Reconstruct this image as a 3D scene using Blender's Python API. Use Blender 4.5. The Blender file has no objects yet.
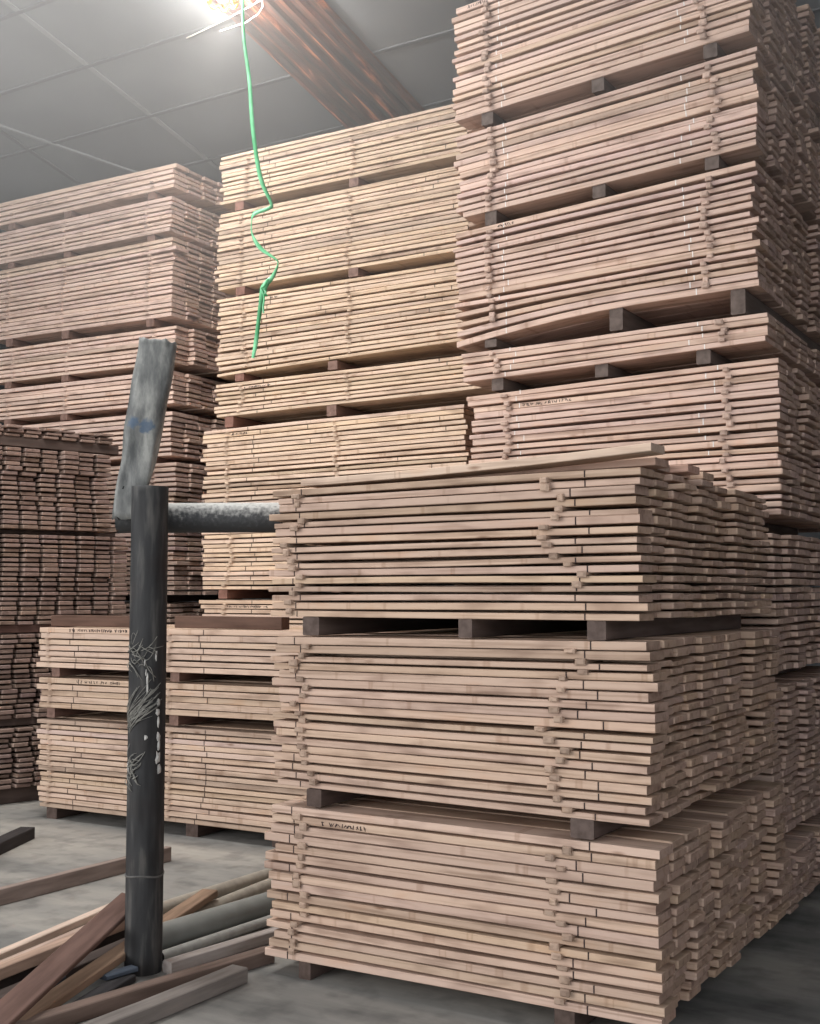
import bpy, math, random
from mathutils import Vector, Matrix, noise
random.seed(11)
HAZE = .038
R = random.Random(4)
scn = bpy.context.scene
COL = scn.collection
PI = math.pi

# ------------------------------------------------------------------ helpers
def lin(r, g, b):
    def f(c):
        c /= 255.0
        return c / 12.92 if c <= 0.04045 else ((c + 0.055) / 1.055) ** 2.4
    return (f(r), f(g), f(b))

class MB:
    """collects vertices, faces, per-vertex colour / grain coordinate, material indices"""
    def __init__(s):
        s.v = []; s.f = []; s.m = []; s.c = []; s.w = []; s.sm = []
    def add(s, vs, fs, col=(.5, .5, .5), wc=None, mi=0, smooth=False):
        b = len(s.v)
        s.v += [tuple(p) for p in vs]
        s.c += [(*col, 1.0)] * len(vs)
        s.w += [tuple(p) for p in (wc if wc is not None else vs)]
        for i, f in enumerate(fs):
            s.f.append(tuple(b + k for k in f))
            s.m.append(mi[i] if isinstance(mi, list) else mi)
            s.sm.append(smooth)
    def box(s, x0, x1, y0, y1, z0, z1, col=(.5, .5, .5), mi=0, off=(0, 0, 0), ch=0.0):
        sections(s, [(x0, 0, 0, 1, 1), (x1, 0, 0, 1, 1)], y0, y1, z0, z1, col, mi, mi, off, ch)
    def build(s, name, mats, parent=None, mat=None):
        me = bpy.data.meshes.new(name)
        me.from_pydata(s.v, [], s.f)
        a = me.attributes.new('tint', 'FLOAT_COLOR', 'POINT')
        a.data.foreach_set('color', [x for c in s.c for x in c])
        a = me.attributes.new('grain', 'FLOAT_VECTOR', 'POINT')
        a.data.foreach_set('vector', [x for c in s.w for x in c])
        for m in (mats if isinstance(mats, (list, tuple)) else [mats]):
            me.materials.append(m)
        me.polygons.foreach_set('material_index', s.m)
        me.polygons.foreach_set('use_smooth', s.sm)
        me.update()
        o = bpy.data.objects.new(name, me)
        COL.objects.link(o)
        if parent: o.parent = parent
        if mat is not None: o.matrix_world = mat
        return o

def sections(mb, secs, y0, y1, z0, z1, col, mi_side, mi_end, off, ch, M=None):
    """a bar along x: secs = (x, dy, dz, scale_y, scale_z); chamfer ch"""
    cy, cz = (y0 + y1) / 2, (z0 + z1) / 2
    hy, hz = (y1 - y0) / 2, (z1 - z0) / 2
    if ch > 0:
        ring = [(-hy + ch, -hz), (hy - ch, -hz), (hy, -hz + ch), (hy, hz - ch),
                (hy - ch, hz), (-hy + ch, hz), (-hy, hz - ch), (-hy, -hz + ch)]
    else:
        ring = [(-hy, -hz), (hy, -hz), (hy, hz), (-hy, hz)]
    n = len(ring)
    vs = []; wc = []
    for (x, dy, dz, sy, sz) in secs:
        for (a, b) in ring:
            p = Vector((x, cy + dy + a * sy, cz + dz + b * sz))
            wc.append((p.x + off[0], p.y + off[1], p.z + off[2]))
            vs.append(M @ p if M is not None else p)
    fs = []; mi = []
    for k in range(len(secs) - 1):
        for i in range(n):
            j = (i + 1) % n
            fs.append((k * n + i, k * n + j, (k + 1) * n + j, (k + 1) * n + i)); mi.append(mi_side)
    # flip so that normals point out (ring is counter-clockwise seen from +x)
    fs = [tuple(reversed(f)) for f in fs]
    fs.append(tuple(reversed(range(n)))); mi.append(mi_end)
    fs[-1] = tuple(reversed(fs[-1])) if False else fs[-1]
    fs.append(tuple((len(secs) - 1) * n + i for i in range(n))); mi.append(mi_end)
    mb.add(vs, fs, col, wc, mi)

def tube(mb, pts, rad, seg=16, col=(.5, .5, .5), caps=True, mi=0, smooth=True):
    pts = [Vector(p) for p in pts]
    rads = rad if isinstance(rad, (list, tuple)) else [rad] * len(pts)
    vs = []; fs = []
    up = None
    for i, p in enumerate(pts):
        t = (pts[min(i + 1, len(pts) - 1)] - pts[max(i - 1, 0)]).normalized()
        if up is None:
            up = Vector((0, 0, 1)) if abs(t.z) < .9 else Vector((0, 1, 0))
        a = t.cross(up).normalized(); b = a.cross(t).normalized(); up = b
        for k in range(seg):
            q = 2 * PI * k / seg
            vs.append(p + a * math.cos(q) * rads[i] + b * math.sin(q) * rads[i])
    for i in range(len(pts) - 1):
        for k in range(seg):
            j = (k + 1) % seg
            fs.append((i * seg + k, i * seg + j, (i + 1) * seg + j, (i + 1) * seg + k))
    mb.add(vs, fs, col, None, mi, smooth)
    if caps:
        n = len(pts)
        mb.add(vs[:seg], [tuple(reversed(range(seg)))], col, None, mi)
        mb.add(vs[(n - 1) * seg:], [tuple(range(seg))], col, None, mi)

def tag(o, label, cat, group=None, kind=None):
    if label: o['label'] = label
    if cat: o['category'] = cat
    if group: o['group'] = group
    if kind: o['kind'] = kind
    return o

def empty(name, loc):
    o = bpy.data.objects.new(name, None); COL.objects.link(o); o.location = loc
    o.empty_display_size = .1
    return o

# ---------------------------------------------------------------- materials
def new_mat(name):
    m = bpy.data.materials.new(name); m.use_nodes = True
    nt = m.node_tree; b = nt.nodes['Principled BSDF']
    return m, nt, b

def N(nt, t, **kw):
    n = nt.nodes.new(t)
    for k, v in kw.items(): setattr(n, k, v)
    return n

def ramp(nt, fac, stops):
    r = N(nt, 'ShaderNodeValToRGB')
    el = r.color_ramp.elements
    while len(el) < len(stops): el.new(.5)
    for e, (p, c) in zip(el, stops):
        e.position = p; e.color = (*c, 1) if len(c) == 3 else c
    nt.links.new(fac, r.inputs[0])
    return r.outputs[0]

def mixc(nt, mode, a, b, fac=1.0):
    m = N(nt, 'ShaderNodeMix', data_type='RGBA', blend_type=mode)
    for sock, v in ((m.inputs['Factor'], fac), (m.inputs[6], a), (m.inputs[7], b)):
        if hasattr(v, 'is_output'): nt.links.new(v, sock)
        elif isinstance(v, (int, float)): sock.default_value = v
        else: sock.default_value = (*v, 1)
    return m.outputs[2]

def wood_mat(name, end=False):
    m, nt, b = new_mat(name)
    ti = N(nt, 'ShaderNodeAttribute', attribute_name='tint')
    gr = N(nt, 'ShaderNodeAttribute', attribute_name='grain')
    mp = N(nt, 'ShaderNodeMapping'); nt.links.new(gr.outputs['Vector'], mp.inputs[0])
    mp.inputs['Scale'].default_value = (30, 30, 30) if end else (1.6, 26, 60)
    n1 = N(nt, 'ShaderNodeTexNoise'); n1.inputs['Scale'].default_value = 1; n1.inputs['Detail'].default_value = 4
    nt.links.new(mp.outputs[0], n1.inputs[0])
    mp2 = N(nt, 'ShaderNodeMapping'); nt.links.new(gr.outputs['Vector'], mp2.inputs[0])
    mp2.inputs['Scale'].default_value = (4, 7, 14)
    n2 = N(nt, 'ShaderNodeTexNoise'); n2.inputs['Scale'].default_value = 1; n2.inputs['Detail'].default_value = 2
    nt.links.new(mp2.outputs[0], n2.inputs[0])
    g = ramp(nt, n1.outputs[0], [(.30, (.60, .56, .53)), (.48, (.97, .96, .95)), (.62, (1, 1, 1)), (.74, (.86, .80, .75))])
    g2 = ramp(nt, n2.outputs[0], [(.28, (.62, .58, .57)), (.47, (.98, .97, .97)), (.60, (1, 1, 1)), (.76, (.98, .90, .84))])
    c = mixc(nt, 'MULTIPLY', ti.outputs['Color'], g, .85)
    c = mixc(nt, 'MULTIPLY', c, g2, .85)
    if not end:
        # faint node lines across the boards
        mp4 = N(nt, 'ShaderNodeMapping'); nt.links.new(gr.outputs['Vector'], mp4.inputs[0])
        mp4.inputs['Scale'].default_value = (15, .7, .7)
        n4 = N(nt, 'ShaderNodeTexNoise'); n4.inputs['Scale'].default_value = 1; n4.inputs['Detail'].default_value = 1
        nt.links.new(mp4.outputs[0], n4.inputs[0])
        g4 = ramp(nt, n4.outputs[0], [(.66, (1, 1, 1)), (.71, (.74, .68, .64)), (.76, (1, .98, .96))])
        c = mixc(nt, 'MULTIPLY', c, g4, .75)
        # knots: sparse small dark spots
        mp3 = N(nt, 'ShaderNodeMapping'); nt.links.new(gr.outputs['Vector'], mp3.inputs[0])
        mp3.inputs['Scale'].default_value = (2.6, 9, 9)
        vo = N(nt, 'ShaderNodeTexVoronoi'); vo.inputs['Scale'].default_value = 1
        nt.links.new(mp3.outputs[0], vo.inputs['Vector'])
        k = ramp(nt, vo.outputs['Distance'], [(.03, (.42, .33, .28)), (.10, (1, 1, 1))])
        c = mixc(nt, 'MULTIPLY', c, k, .8)
    else:
        c = mixc(nt, 'MULTIPLY', c, (.74, .70, .70), 1.0)
    nt.links.new(c, b.inputs['Base Color'])
    b.inputs['Roughness'].default_value = .8
    b.inputs['Specular IOR Level'].default_value = .2
    bp = N(nt, 'ShaderNodeBump'); bp.inputs['Strength'].default_value = .25; bp.inputs['Distance'].default_value = .004
    nt.links.new(n1.outputs[0], bp.inputs['Height']); nt.links.new(bp.outputs[0], b.inputs['Normal'])
    return m

def plain(name, rgb, rough=.6, metal=0., var=.25, scale=20., spec=.4):
    m, nt, b = new_mat(name)
    tc = N(nt, 'ShaderNodeTexCoord')
    n = N(nt, 'ShaderNodeTexNoise'); n.inputs['Scale'].default_value = scale; n.inputs['Detail'].default_value = 5
    nt.links.new(tc.outputs['Object'], n.inputs[0])
    c = lin(*rgb)
    o = ramp(nt, n.outputs[0], [(.3, tuple(x * (1 - var) for x in c)), (.7, tuple(min(1, x * (1 + var)) for x in c))])
    nt.links.new(o, b.inputs['Base Color'])
    b.inputs['Roughness'].default_value = rough; b.inputs['Metallic'].default_value = metal
    b.inputs['Specular IOR Level'].default_value = spec
    return m

M_WOOD = wood_mat('sawn_wood'); M_END = wood_mat('sawn_wood_ends', True)
M_INK = plain('dark_pencil_mark', (52, 38, 38), .8, var=.1)
M_CHALK = plain('white_mark', (225, 222, 218), .8, var=.05)
WOODM = [M_WOOD, M_END, M_INK, M_CHALK]
M_BEAR = plain('weathered_bearer', (104, 86, 78), .85, var=.4, scale=14)

def steel_mat():
    m, nt, b = new_mat('dull_black_steel')
    tc = N(nt, 'ShaderNodeTexCoord')
    mp = N(nt, 'ShaderNodeMapping'); nt.links.new(tc.outputs['Object'], mp.inputs[0]); mp.inputs['Scale'].default_value = (24, 24, 3.5)
    n = N(nt, 'ShaderNodeTexNoise'); n.inputs['Scale'].default_value = 1; n.inputs['Detail'].default_value = 8
    nt.links.new(mp.outputs[0], n.inputs[0])
    n2 = N(nt, 'ShaderNodeTexNoise'); n2.inputs['Scale'].default_value = 5; n2.inputs['Detail'].default_value = 6
    nt.links.new(tc.outputs['Object'], n2.inputs[0])
    a = ramp(nt, n.outputs[0], [(.32, lin(38, 38, 39)), (.55, lin(54, 54, 55)), (.74, lin(92, 90, 87))])
    r = ramp(nt, n2.outputs[0], [(.5, (1, 1, 1)), (.72, (.86, .72, .66))])
    c = mixc(nt, 'MULTIPLY', a, r, .8)
    nt.links.new(c, b.inputs['Base Color'])
    b.inputs['Roughness'].default_value = .62; b.inputs['Metallic'].default_value = .1; b.inputs['Specular IOR Level'].default_value = .3
    bp = N(nt, 'ShaderNodeBump'); bp.inputs['Strength'].default_value = .3; bp.inputs['Distance'].default_value = .004
    nt.links.new(n.outputs[0], bp.inputs['Height']); nt.links.new(bp.outputs[0], b.inputs['Normal'])
    return m
M_STEEL = steel_mat()

def speckled_pipe_mat():
    """dark pipe, speckled and paler towards its upper side"""
    m, nt, b = new_mat('speckled_dark_pipe')
    tc = N(nt, 'ShaderNodeTexCoord'); ge = N(nt, 'ShaderNodeNewGeometry')
    sx = N(nt, 'ShaderNodeSeparateXYZ'); nt.links.new(ge.outputs['Normal'], sx.inputs[0])
    n = N(nt, 'ShaderNodeTexNoise'); n.inputs['Scale'].default_value = 60; n.inputs['Detail'].default_value = 6
    nt.links.new(tc.outputs['Object'], n.inputs[0])
    ad = N(nt, 'ShaderNodeMath', operation='MULTIPLY_ADD'); nt.links.new(n.outputs[0], ad.inputs[0]); ad.inputs[1].default_value = .9
    hf = N(nt, 'ShaderNodeMath', operation='MULTIPLY'); nt.links.new(sx.outputs[2], hf.inputs[0]); hf.inputs[1].default_value = .5
    nt.links.new(hf.outputs[0], ad.inputs[2])
    c = ramp(nt, ad.outputs[0], [(.2, lin(52, 53, 54)), (.45, lin(72, 72, 73)), (.62, lin(134, 133, 130)), (.85, lin(190, 188, 183))])  # base colour ramps paler where the surface faces up
    nt.links.new(c, b.inputs['Base Color']); b.inputs['Roughness'].default_value = .7
    return m
M_SPECKLED = speckled_pipe_mat()
def batter_mat():
    m, nt, b = new_mat('battered_grey_metal')
    tc = N(nt, 'ShaderNodeTexCoord')
    mp = N(nt, 'ShaderNodeMapping'); nt.links.new(tc.outputs['Object'], mp.inputs[0]); mp.inputs['Scale'].default_value = (9, 9, 3)
    n = N(nt, 'ShaderNodeTexNoise'); n.inputs['Scale'].default_value = 1.4; n.inputs['Detail'].default_value = 8; n.inputs['Roughness'].default_value = .65
    nt.links.new(mp.outputs[0], n.inputs[0])
    c = ramp(nt, n.outputs[0], [(.34, lin(74, 76, 76)), (.5, lin(116, 117, 115)), (.64, lin(156, 156, 151))])
    n2 = N(nt, 'ShaderNodeTexNoise'); n2.inputs['Scale'].default_value = 38; n2.inputs['Detail'].default_value = 3
    nt.links.new(tc.outputs['Object'], n2.inputs[0])
    for (x, z, r) in ((-1.155, 2.325, .030), (-1.215, 2.345, .022)):
        d = N(nt, 'ShaderNodeVectorMath', operation='DISTANCE'); nt.links.new(tc.outputs['Object'], d.inputs[0]); d.inputs[1].default_value = (x, 5.23, z)
        a = N(nt, 'ShaderNodeMath', operation='MULTIPLY_ADD'); nt.links.new(n2.outputs[0], a.inputs[0]); a.inputs[1].default_value = .06; nt.links.new(d.outputs['Value'], a.inputs[2])
        f = ramp(nt, a.outputs[0], [(r + .025, (.75, .75, .75)), (r + .04, (0, 0, 0))])
        c = mixc(nt, 'MIX', c, lin(62, 88, 116), f)
    nt.links.new(c, b.inputs['Base Color']); b.inputs['Roughness'].default_value = .55; b.inputs['Metallic'].default_value = .15
    bp = N(nt, 'ShaderNodeBump'); bp.inputs['Strength'].default_value = .4; bp.inputs['Distance'].default_value = .006
    nt.links.new(n.outputs[0], bp.inputs['Height']); nt.links.new(bp.outputs[0], b.inputs['Normal'])
    return m
M_BATTER = batter_mat()
M_INNER = plain('dark_pipe_inside', (34, 34, 35), .8)
M_FIBRE = plain('grey_fibre_scrap', (128, 126, 120), .9, var=.35, scale=50)
M_PAPER = plain('torn_paper', (186, 184, 180), .9, var=.25, scale=40)
M_WELD = plain('weld_bead', (92, 90, 88), .6, var=.3)
M_PIPE_BEIGE = plain('beige_pipe', (156, 148, 136), .6, var=.15)
M_PIPE_GREY = plain('grey_plastic_pipe', (128, 130, 126), .5, var=.2, scale=5)
M_PIPE_PALE = plain('pale_grey_pipe', (150, 149, 144), .5, var=.15)

def ribbon_mat():
    m, nt, b = new_mat('green_plastic_strap')
    tc = N(nt, 'ShaderNodeTexCoord')
    n = N(nt, 'ShaderNodeTexNoise'); n.inputs['Scale'].default_value = 7
    nt.links.new(tc.outputs['Object'], n.inputs[0])
    c = ramp(nt, n.outputs[0], [(.35, lin(62, 150, 96)), (.65, lin(118, 198, 146))])
    nt.links.new(c, b.inputs['Base Color']); b.inputs['Roughness'].default_value = .28
    b.inputs['Specular IOR Level'].default_value = .7
    return m
M_RIB = ribbon_mat()
M_CORD = plain('white_cord', (226, 222, 212), .7, var=.05)

def floor_mat():
    m, nt, b = new_mat('dusty_concrete')
    tc = N(nt, 'ShaderNodeTexCoord')
    n1 = N(nt, 'ShaderNodeTexNoise'); n1.inputs['Scale'].default_value = .9; n1.inputs['Detail'].default_value = 9; n1.inputs['Roughness'].default_value = .62
    n2 = N(nt, 'ShaderNodeTexNoise'); n2.inputs['Scale'].default_value = 6; n2.inputs['Detail'].default_value = 7
    mp = N(nt, 'ShaderNodeMapping'); mp.inputs['Rotation'].default_value = (0, 0, .5); mp.inputs['Scale'].default_value = (.35, 1.6, 1)
    nt.links.new(tc.outputs['Object'], mp.inputs[0])
    nt.links.new(mp.outputs[0], n1.inputs[0]); nt.links.new(tc.outputs['Object'], n2.inputs[0])
    a = ramp(nt, n1.outputs[0], [(.32, lin(96, 96, 95)), (.48, lin(136, 134, 130)), (.66, lin(168, 163, 155))])
    d = ramp(nt, n2.outputs[0], [(.33, (.62, .62, .63)), (.52, (1, 1, 1))])
    c = mixc(nt, 'MULTIPLY', a, d, .8)
    nt.links.new(c, b.inputs['Base Color']); b.inputs['Roughness'].default_value = .82
    b.inputs['Specular IOR Level'].default_value = .25
    bp = N(nt, 'ShaderNodeBump'); bp.inputs['Strength'].default_value = .2; bp.inputs['Distance'].default_value = .01
    nt.links.new(n2.outputs[0], bp.inputs['Height']); nt.links.new(bp.outputs[0], b.inputs['Normal'])
    return m
M_FLOOR = floor_mat()
M_ROOF = plain('grey_insulation_sheet', (112, 115, 118), .75, var=.12, scale=1.2)
M_SEAM = plain('roof_seam', (92, 94, 96), .7, var=.1)
M_SEAMP = plain('seam_sheen_and_conduit', (128, 130, 131), .5, var=.1)
M_WALL = plain('dark_sheet_wall', (92, 94, 96), .8, var=.1, scale=2)
def rust_glint_mat():
    m, nt, b = new_mat('rusty_sheet_painted_glints')
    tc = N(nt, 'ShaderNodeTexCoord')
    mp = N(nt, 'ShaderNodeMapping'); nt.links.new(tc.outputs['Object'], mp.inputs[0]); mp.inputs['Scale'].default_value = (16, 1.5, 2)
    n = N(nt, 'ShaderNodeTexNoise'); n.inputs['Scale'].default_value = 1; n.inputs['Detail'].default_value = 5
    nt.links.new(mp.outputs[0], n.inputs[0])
    c = ramp(nt, n.outputs[0], [(.34, lin(78, 70, 68)), (.50, lin(112, 80, 70)), (.60, lin(140, 92, 74)), (.68, lin(226, 148, 108))])  # brightest orange streaks are lamp reflections painted over the rust tones
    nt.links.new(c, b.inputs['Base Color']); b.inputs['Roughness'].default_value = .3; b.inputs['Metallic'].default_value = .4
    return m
M_RUST_GLINT = rust_glint_mat()
M_YEL = plain('yellow_shade', (226, 190, 70), .5, var=.1)
M_BLACKCABLE = plain('dark_cable', (60, 60, 62), .7)
def emit(name, rgb, s):
    m, nt, b = new_mat(name)
    b.inputs['Base Color'].default_value = (*lin(*rgb), 1)
    b.inputs['Emission Color'].default_value = (*lin(*rgb), 1); b.inputs['Emission Strength'].default_value = s
    return m
M_BULB = emit('lit_bulb', (255, 236, 200), 30)

# ------------------------------------------------------------------- camera
F_PX = 1200.0
cam = bpy.data.cameras.new('camera'); co = bpy.data.objects.new('camera', cam); COL.objects.link(co)
co.location = (0, 0, 1.6); co.rotation_euler = (PI / 2 + math.atan(80 / 1200), 0, 0)
cam.sensor_fit = 'VERTICAL'; cam.sensor_height = 36; cam.lens = 36 * F_PX / 1024
cam.clip_start = .05; cam.clip_end = 100
scn.camera = co

# ----------------------------------------------------------- the boards
ORD = ('first second third fourth fifth sixth seventh eighth ninth tenth eleventh twelfth thirteenth fourteenth fifteenth sixteenth '
       'seventeenth eighteenth nineteenth twentieth twenty-first twenty-second twenty-third twenty-fourth twenty-fifth twenty-sixth '
       'twenty-seventh twenty-eighth twenty-ninth thirtieth thirty-first thirty-second thirty-third thirty-fourth thirty-fifth thirty-sixth').split()
def ordn(k, n):
    return 'top' if k == 0 else 'bottom' if k == n - 1 else ORD[k]

REST = MB()        # all the boards beyond the individual ones
REST_STICK = MB()  # all the spacer sticks beyond the individual ones
N_BOARD = [0]; N_STICK = [0]

def frame(P, a):
    a = math.radians(a)
    return Matrix.Translation((P[0], P[1], 0)) @ Matrix.Rotation(-a, 4, 'Z')

def hand(mb, x0, z0, z1, length, rng, sw=.0016):
    """a line of hurried pencil strokes on the front face, as on the boards in the yard (not legible)"""
    x = x0; h = (z1 - z0) * .62; zc = (z0 + z1) / 2
    while x < x0 + length:
        if rng.random() < .82:
            for q in range(rng.choice((1, 1, 2))):
                xa = x + rng.uniform(0, .008); lean = rng.uniform(-.006, .006); hh = h * rng.uniform(.45, 1) / 2
                w = sw
                vs = [(xa - lean - w, -.0012, zc - hh), (xa - lean + w, -.0012, zc - hh), (xa + lean + w, -.0012, zc + hh), (xa + lean - w, -.0012, zc + hh)]
                vs += [(p[0], .002, p[2]) for p in vs]
                mb.add(vs, [(0, 1, 2, 3), (0, 4, 5, 1), (1, 5, 6, 2), (2, 6, 7, 3), (3, 7, 4, 0)], mi=2)
            if rng.random() < .5:
                zz = zc + rng.uniform(-.5, .5) * h
                mb.add([(x, -.0012, zz - .0016), (x + .011, -.0012, zz - .0016), (x + .011, -.0012, zz + .0016), (x, -.0012, zz + .0016)], [(0, 1, 2, 3)], mi=2)
        x += rng.uniform(.010, .019)

def stack(P, a, L, ncol, cw, bundles, base, phrase, group, seed, end_jit=.012, ticks=(), tick_mi=2, sticks=(), stick_ind=False,
          drift=0., front_ind=True, gaps=(.18, .24, .28, .32, .38), near=True, tone=None):
    rng = random.Random(seed)
    FR = frame(P, a)
    for bi, B in enumerate(bundles):
        zbL, zbR, ztL, ztR, n = B['z']
        bname = B.get('name')
        dx = B.get('dx', 0.0)
        nb = B.get('cols', ncol)
        bl = B.get('L', L)
        rw = [0.0] * 8
        sway = 0.0
        colend = [rng.gauss(0, end_jit * 1.15) if c_ else 0.0 for c_ in range(nb)]
        btone = rng.uniform(.96, 1.04)
        for k in range(n):          # k counts from the top
            lay = n - 1 - k
            gapf = rng.choice((.12, .17, .22, .26, .30, .34, .40)) if near else rng.choice(gaps)
            zl = zbL + (ztL - zbL) * lay / n; zr = zbR + (ztR - zbR) * lay / n
            pitch = ((ztL - zbL) + (ztR - zbR)) / 2 / n
            t = pitch * (1 - gapf)
            tilt = math.atan2(zr - zl, bl)
            sway = sway * .85 + rng.gauss(0, drift)
            layx = rng.gauss(0, end_jit * .6)
            for c in range(nb):
                ragged = rng.random() < .06
                colend[c] = colend[c] * .93 + rng.gauss(0, end_jit * .35)
                x0 = dx + rng.gauss(0, end_jit) + layx - (min(.02, abs(rng.gauss(0, end_jit * 1.2))) if ragged else 0)
                x0 = max(x0, dx - .032)
                x1 = dx + bl + rng.gauss(0, end_jit * .42) + layx * .5 + colend[c] + (rng.gauss(0, end_jit * 1.6) if ragged else 0)
                yj = (rng.uniform(-.0035, .0035) if front_ind else rng.gauss(0, .0022)) if c else rng.uniform(-.003, .008)
                w = cw - (.010 if near else .014) - (abs(rng.gauss(0, .006 if near else .007)) if front_ind else .017 + abs(rng.gauss(0, .002)))
                br = rng.gauss(1, .055) * btone
                hue = rng.gauss(0, .02)
                yel = rng.gauss(0, .018)
                col = (base[0] * br * (1 + hue * .3), base[1] * br * (1 + yel * .2), base[2] * br * (1 - hue - yel))
                col = tuple(min(.95, max(.02, q)) for q in col)
                if rng.random() < .05: col = tuple(q * .8 for q in col)
                off = (rng.uniform(0, 60), rng.uniform(0, 60), rng.uniform(0, 60))
                front = (c == 0)
                tz = rng.uniform(.88, 1.0); zj = rng.uniform(0, .55 if front_ind else .2) * pitch * gapf if c or not front_ind else 0.0
                if c or not front_ind: tz = rng.uniform(.82, 1.06)
                ind = front_ind and front and B.get('seen', 0) > k
                sag = B.get('sag', {}).get(k)
                amp = pitch * gapf * .32
                ph = rng.uniform(0, 6.28)
                ns = 9 if ind else (5 if sag else 2)
                secs = []
                for q in range(ns):
                    x = x0 + (x1 - x0) * q / (ns - 1)
                    dz = 0.0 if ns < 9 else amp * math.sin(ph + 2.6 * x) * (.5 + .5 * math.sin(x * 1.3 + ph * 2)) - amp * .2
                    if sag: dz += sag((x - dx) / bl)
                    secs.append((x, 0, dz, 1, 1))
                ch = .0028 if near else .002
                y0 = c * cw + yj + sway
                M = FR @ Matrix.Translation((0, 0, zl)) @ Matrix.Rotation(-tilt, 4, 'Y')
                if ind:
                    mb = MB()
                    sections(mb, secs, 0, w, 0, t, col, 0, 1, off, ch)
                    for tk in ticks:
                        xt = dx + tk[0] + rng.gauss(0, tk[1])
                        if rng.random() < tk[2] and x0 + .02 < xt < x1 - .02:
                            dzt = 0 if not sag else sag((xt - dx) / bl)
                            tw = tk[3]
                            mb.add([(xt - tw, -.0012, dzt + .0005), (xt + tw, -.0012, dzt + .0005), (xt + tw, -.0012, dzt + t - .0005), (xt - tw, -.0012, dzt + t - .0005),
                                    (xt - tw, .002, dzt + .0005), (xt + tw, .002, dzt + .0005), (xt + tw, .002, dzt + t - .0005), (xt - tw, .002, dzt + t - .0005)],
                                   [(0, 1, 2, 3), (0, 4, 5, 1), (1, 5, 6, 2), (2, 6, 7, 3), (3, 7, 4, 0)], mi=tick_mi)
                    if k in B.get('hand', {}):
                        xh, lh = B['hand'][k]
                        hand(mb, dx + xh, 0, t, lh, rng, .0018 if near else .003)
                    o = mb.build('sawn_board', WOODM, mat=M @ Matrix.Translation((0, y0, 0)))
                    word = tone(col) if tone else 'pale brown'
                    full = n == B.get('seen')
                    pos = 'topmost' if k == 0 else 'bottom board' if (full and k == n - 1) else ORD[k] + ' down'
                    lab = f"{word} board, {pos} in the {bname} of {phrase}"
                    tag(o, lab, 'board', group)
                    N_BOARD[0] += 1
                else:
                    e_ = .006; xe = x1
                    secs = secs[:-1] + [(xe - e_, secs[-1][1], secs[-1][2], 1, 1), (xe, secs[-1][1], secs[-1][2], 1 - .007 / w, 1 - .0055 / t)]
                    sections(REST, secs, y0, y0 + w, zj, zj + min(t * tz, pitch * .97 - zj), col, 0, 1, off, ch * 1.3, M)
            # spacer sticks lie on this layer, under the one above
            if k > 0 and sticks:
                g = pitch - t
                for si, (sx, amp) in enumerate(sticks):
                    if not (rng.random() < B.get('stick', 1.0)): 
                        continue
                    rw[si] = rw[si] * .75 + rng.gauss(0, amp)
                    xs = dx + sx + rw[si]
                    pr = rng.uniform(.010, .026)
                    sw = rng.uniform(.028, .044) if near else rng.uniform(.026, .036)
                    ln = nb * cw * .97
                    sk = rng.uniform(.62, .95); sc = tuple(min(.9, q * sk) for q in base)
                    zz = zl + (zr - zl) * xs / bl + t - amp * 0
                    h = max(.006, g * 1.0)
                    off = (rng.uniform(0, 60), 0, 0)
                    # stick runs along y: build as bar along its own x
                    M = FR @ Matrix.Translation((xs, 0, zz)) @ Matrix.Rotation(PI / 2, 4, 'Z')
                    fl = (pitch * rng.uniform(.5, .85) / h) if near else rng.uniform(1.0, 1.6); dd = rng.uniform(-.35, .25) * h * (fl - 1)
                    secs = [(-pr, rng.uniform(-.004, .004), dd, .6, fl * .6), (-pr + .006, 0, dd, 1, fl), (-.009, 0, dd, 1, fl * .9), (-.006, 0, 0, 1, .96), (.02, 0, 0, 1, .96), (ln, 0, 0, 1, .96)]
                    sd = B.get('seen', 0) >= k + 1 and stick_ind
                    if sd and N_STICK[0] < 300:
                        mb = MB()
                        sections(mb, secs, -sw / 2, sw / 2, 0, h, sc, 0, 0, off, .0015)
                        o = mb.build('spacer_stick', [M_WOOD], mat=M)
                        tag(o, f"thin stick end under the {ORD[k - 1]} board, {B['sname']}, {sticks_names[len(sticks)][si]} row of sticks", 'stick', 'spacer sticks of ' + phrase)
                        N_STICK[0] += 1
                    else:
                        sections(REST_STICK, secs, -sw / 2, sw / 2, 0, h, sc, 0, 0, off, 0, M)
sticks_names = {1: ['only'], 2: ['left', 'right'], 3: ['left', 'middle', 'right']}

def bearer(P, a, u, w, z0, z1, depth, y0, label, group, rgb=(1, 1, 1), along=False, round_=False, jit=0):
    """a squared timber under a bundle; lies across the boards (along y of the stack)"""
    FR = frame(P, a)
    mb = MB()
    M = FR @ Matrix.Translation((u, y0, z0))
    if not along: M = M @ Matrix.Rotation(PI / 2, 4, 'Z')
    h = z1 - z0
    ch = min(w, h) * (.30 if round_ else .06)
    secs = []
    for q in range(5):
        secs.append((depth * q / 4, R.uniform(-.003, .003), 0, R.uniform(.96, 1.0), 1))
    sections(mb, secs, -w / 2, w / 2, 0, h, rgb, 0, 0, (R.uniform(0, 50), 0, 0), ch)
    o = mb.build('timber_bearer', [M_BEARW], mat=M)
    tag(o, label, 'timber', group)
    return o

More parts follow.
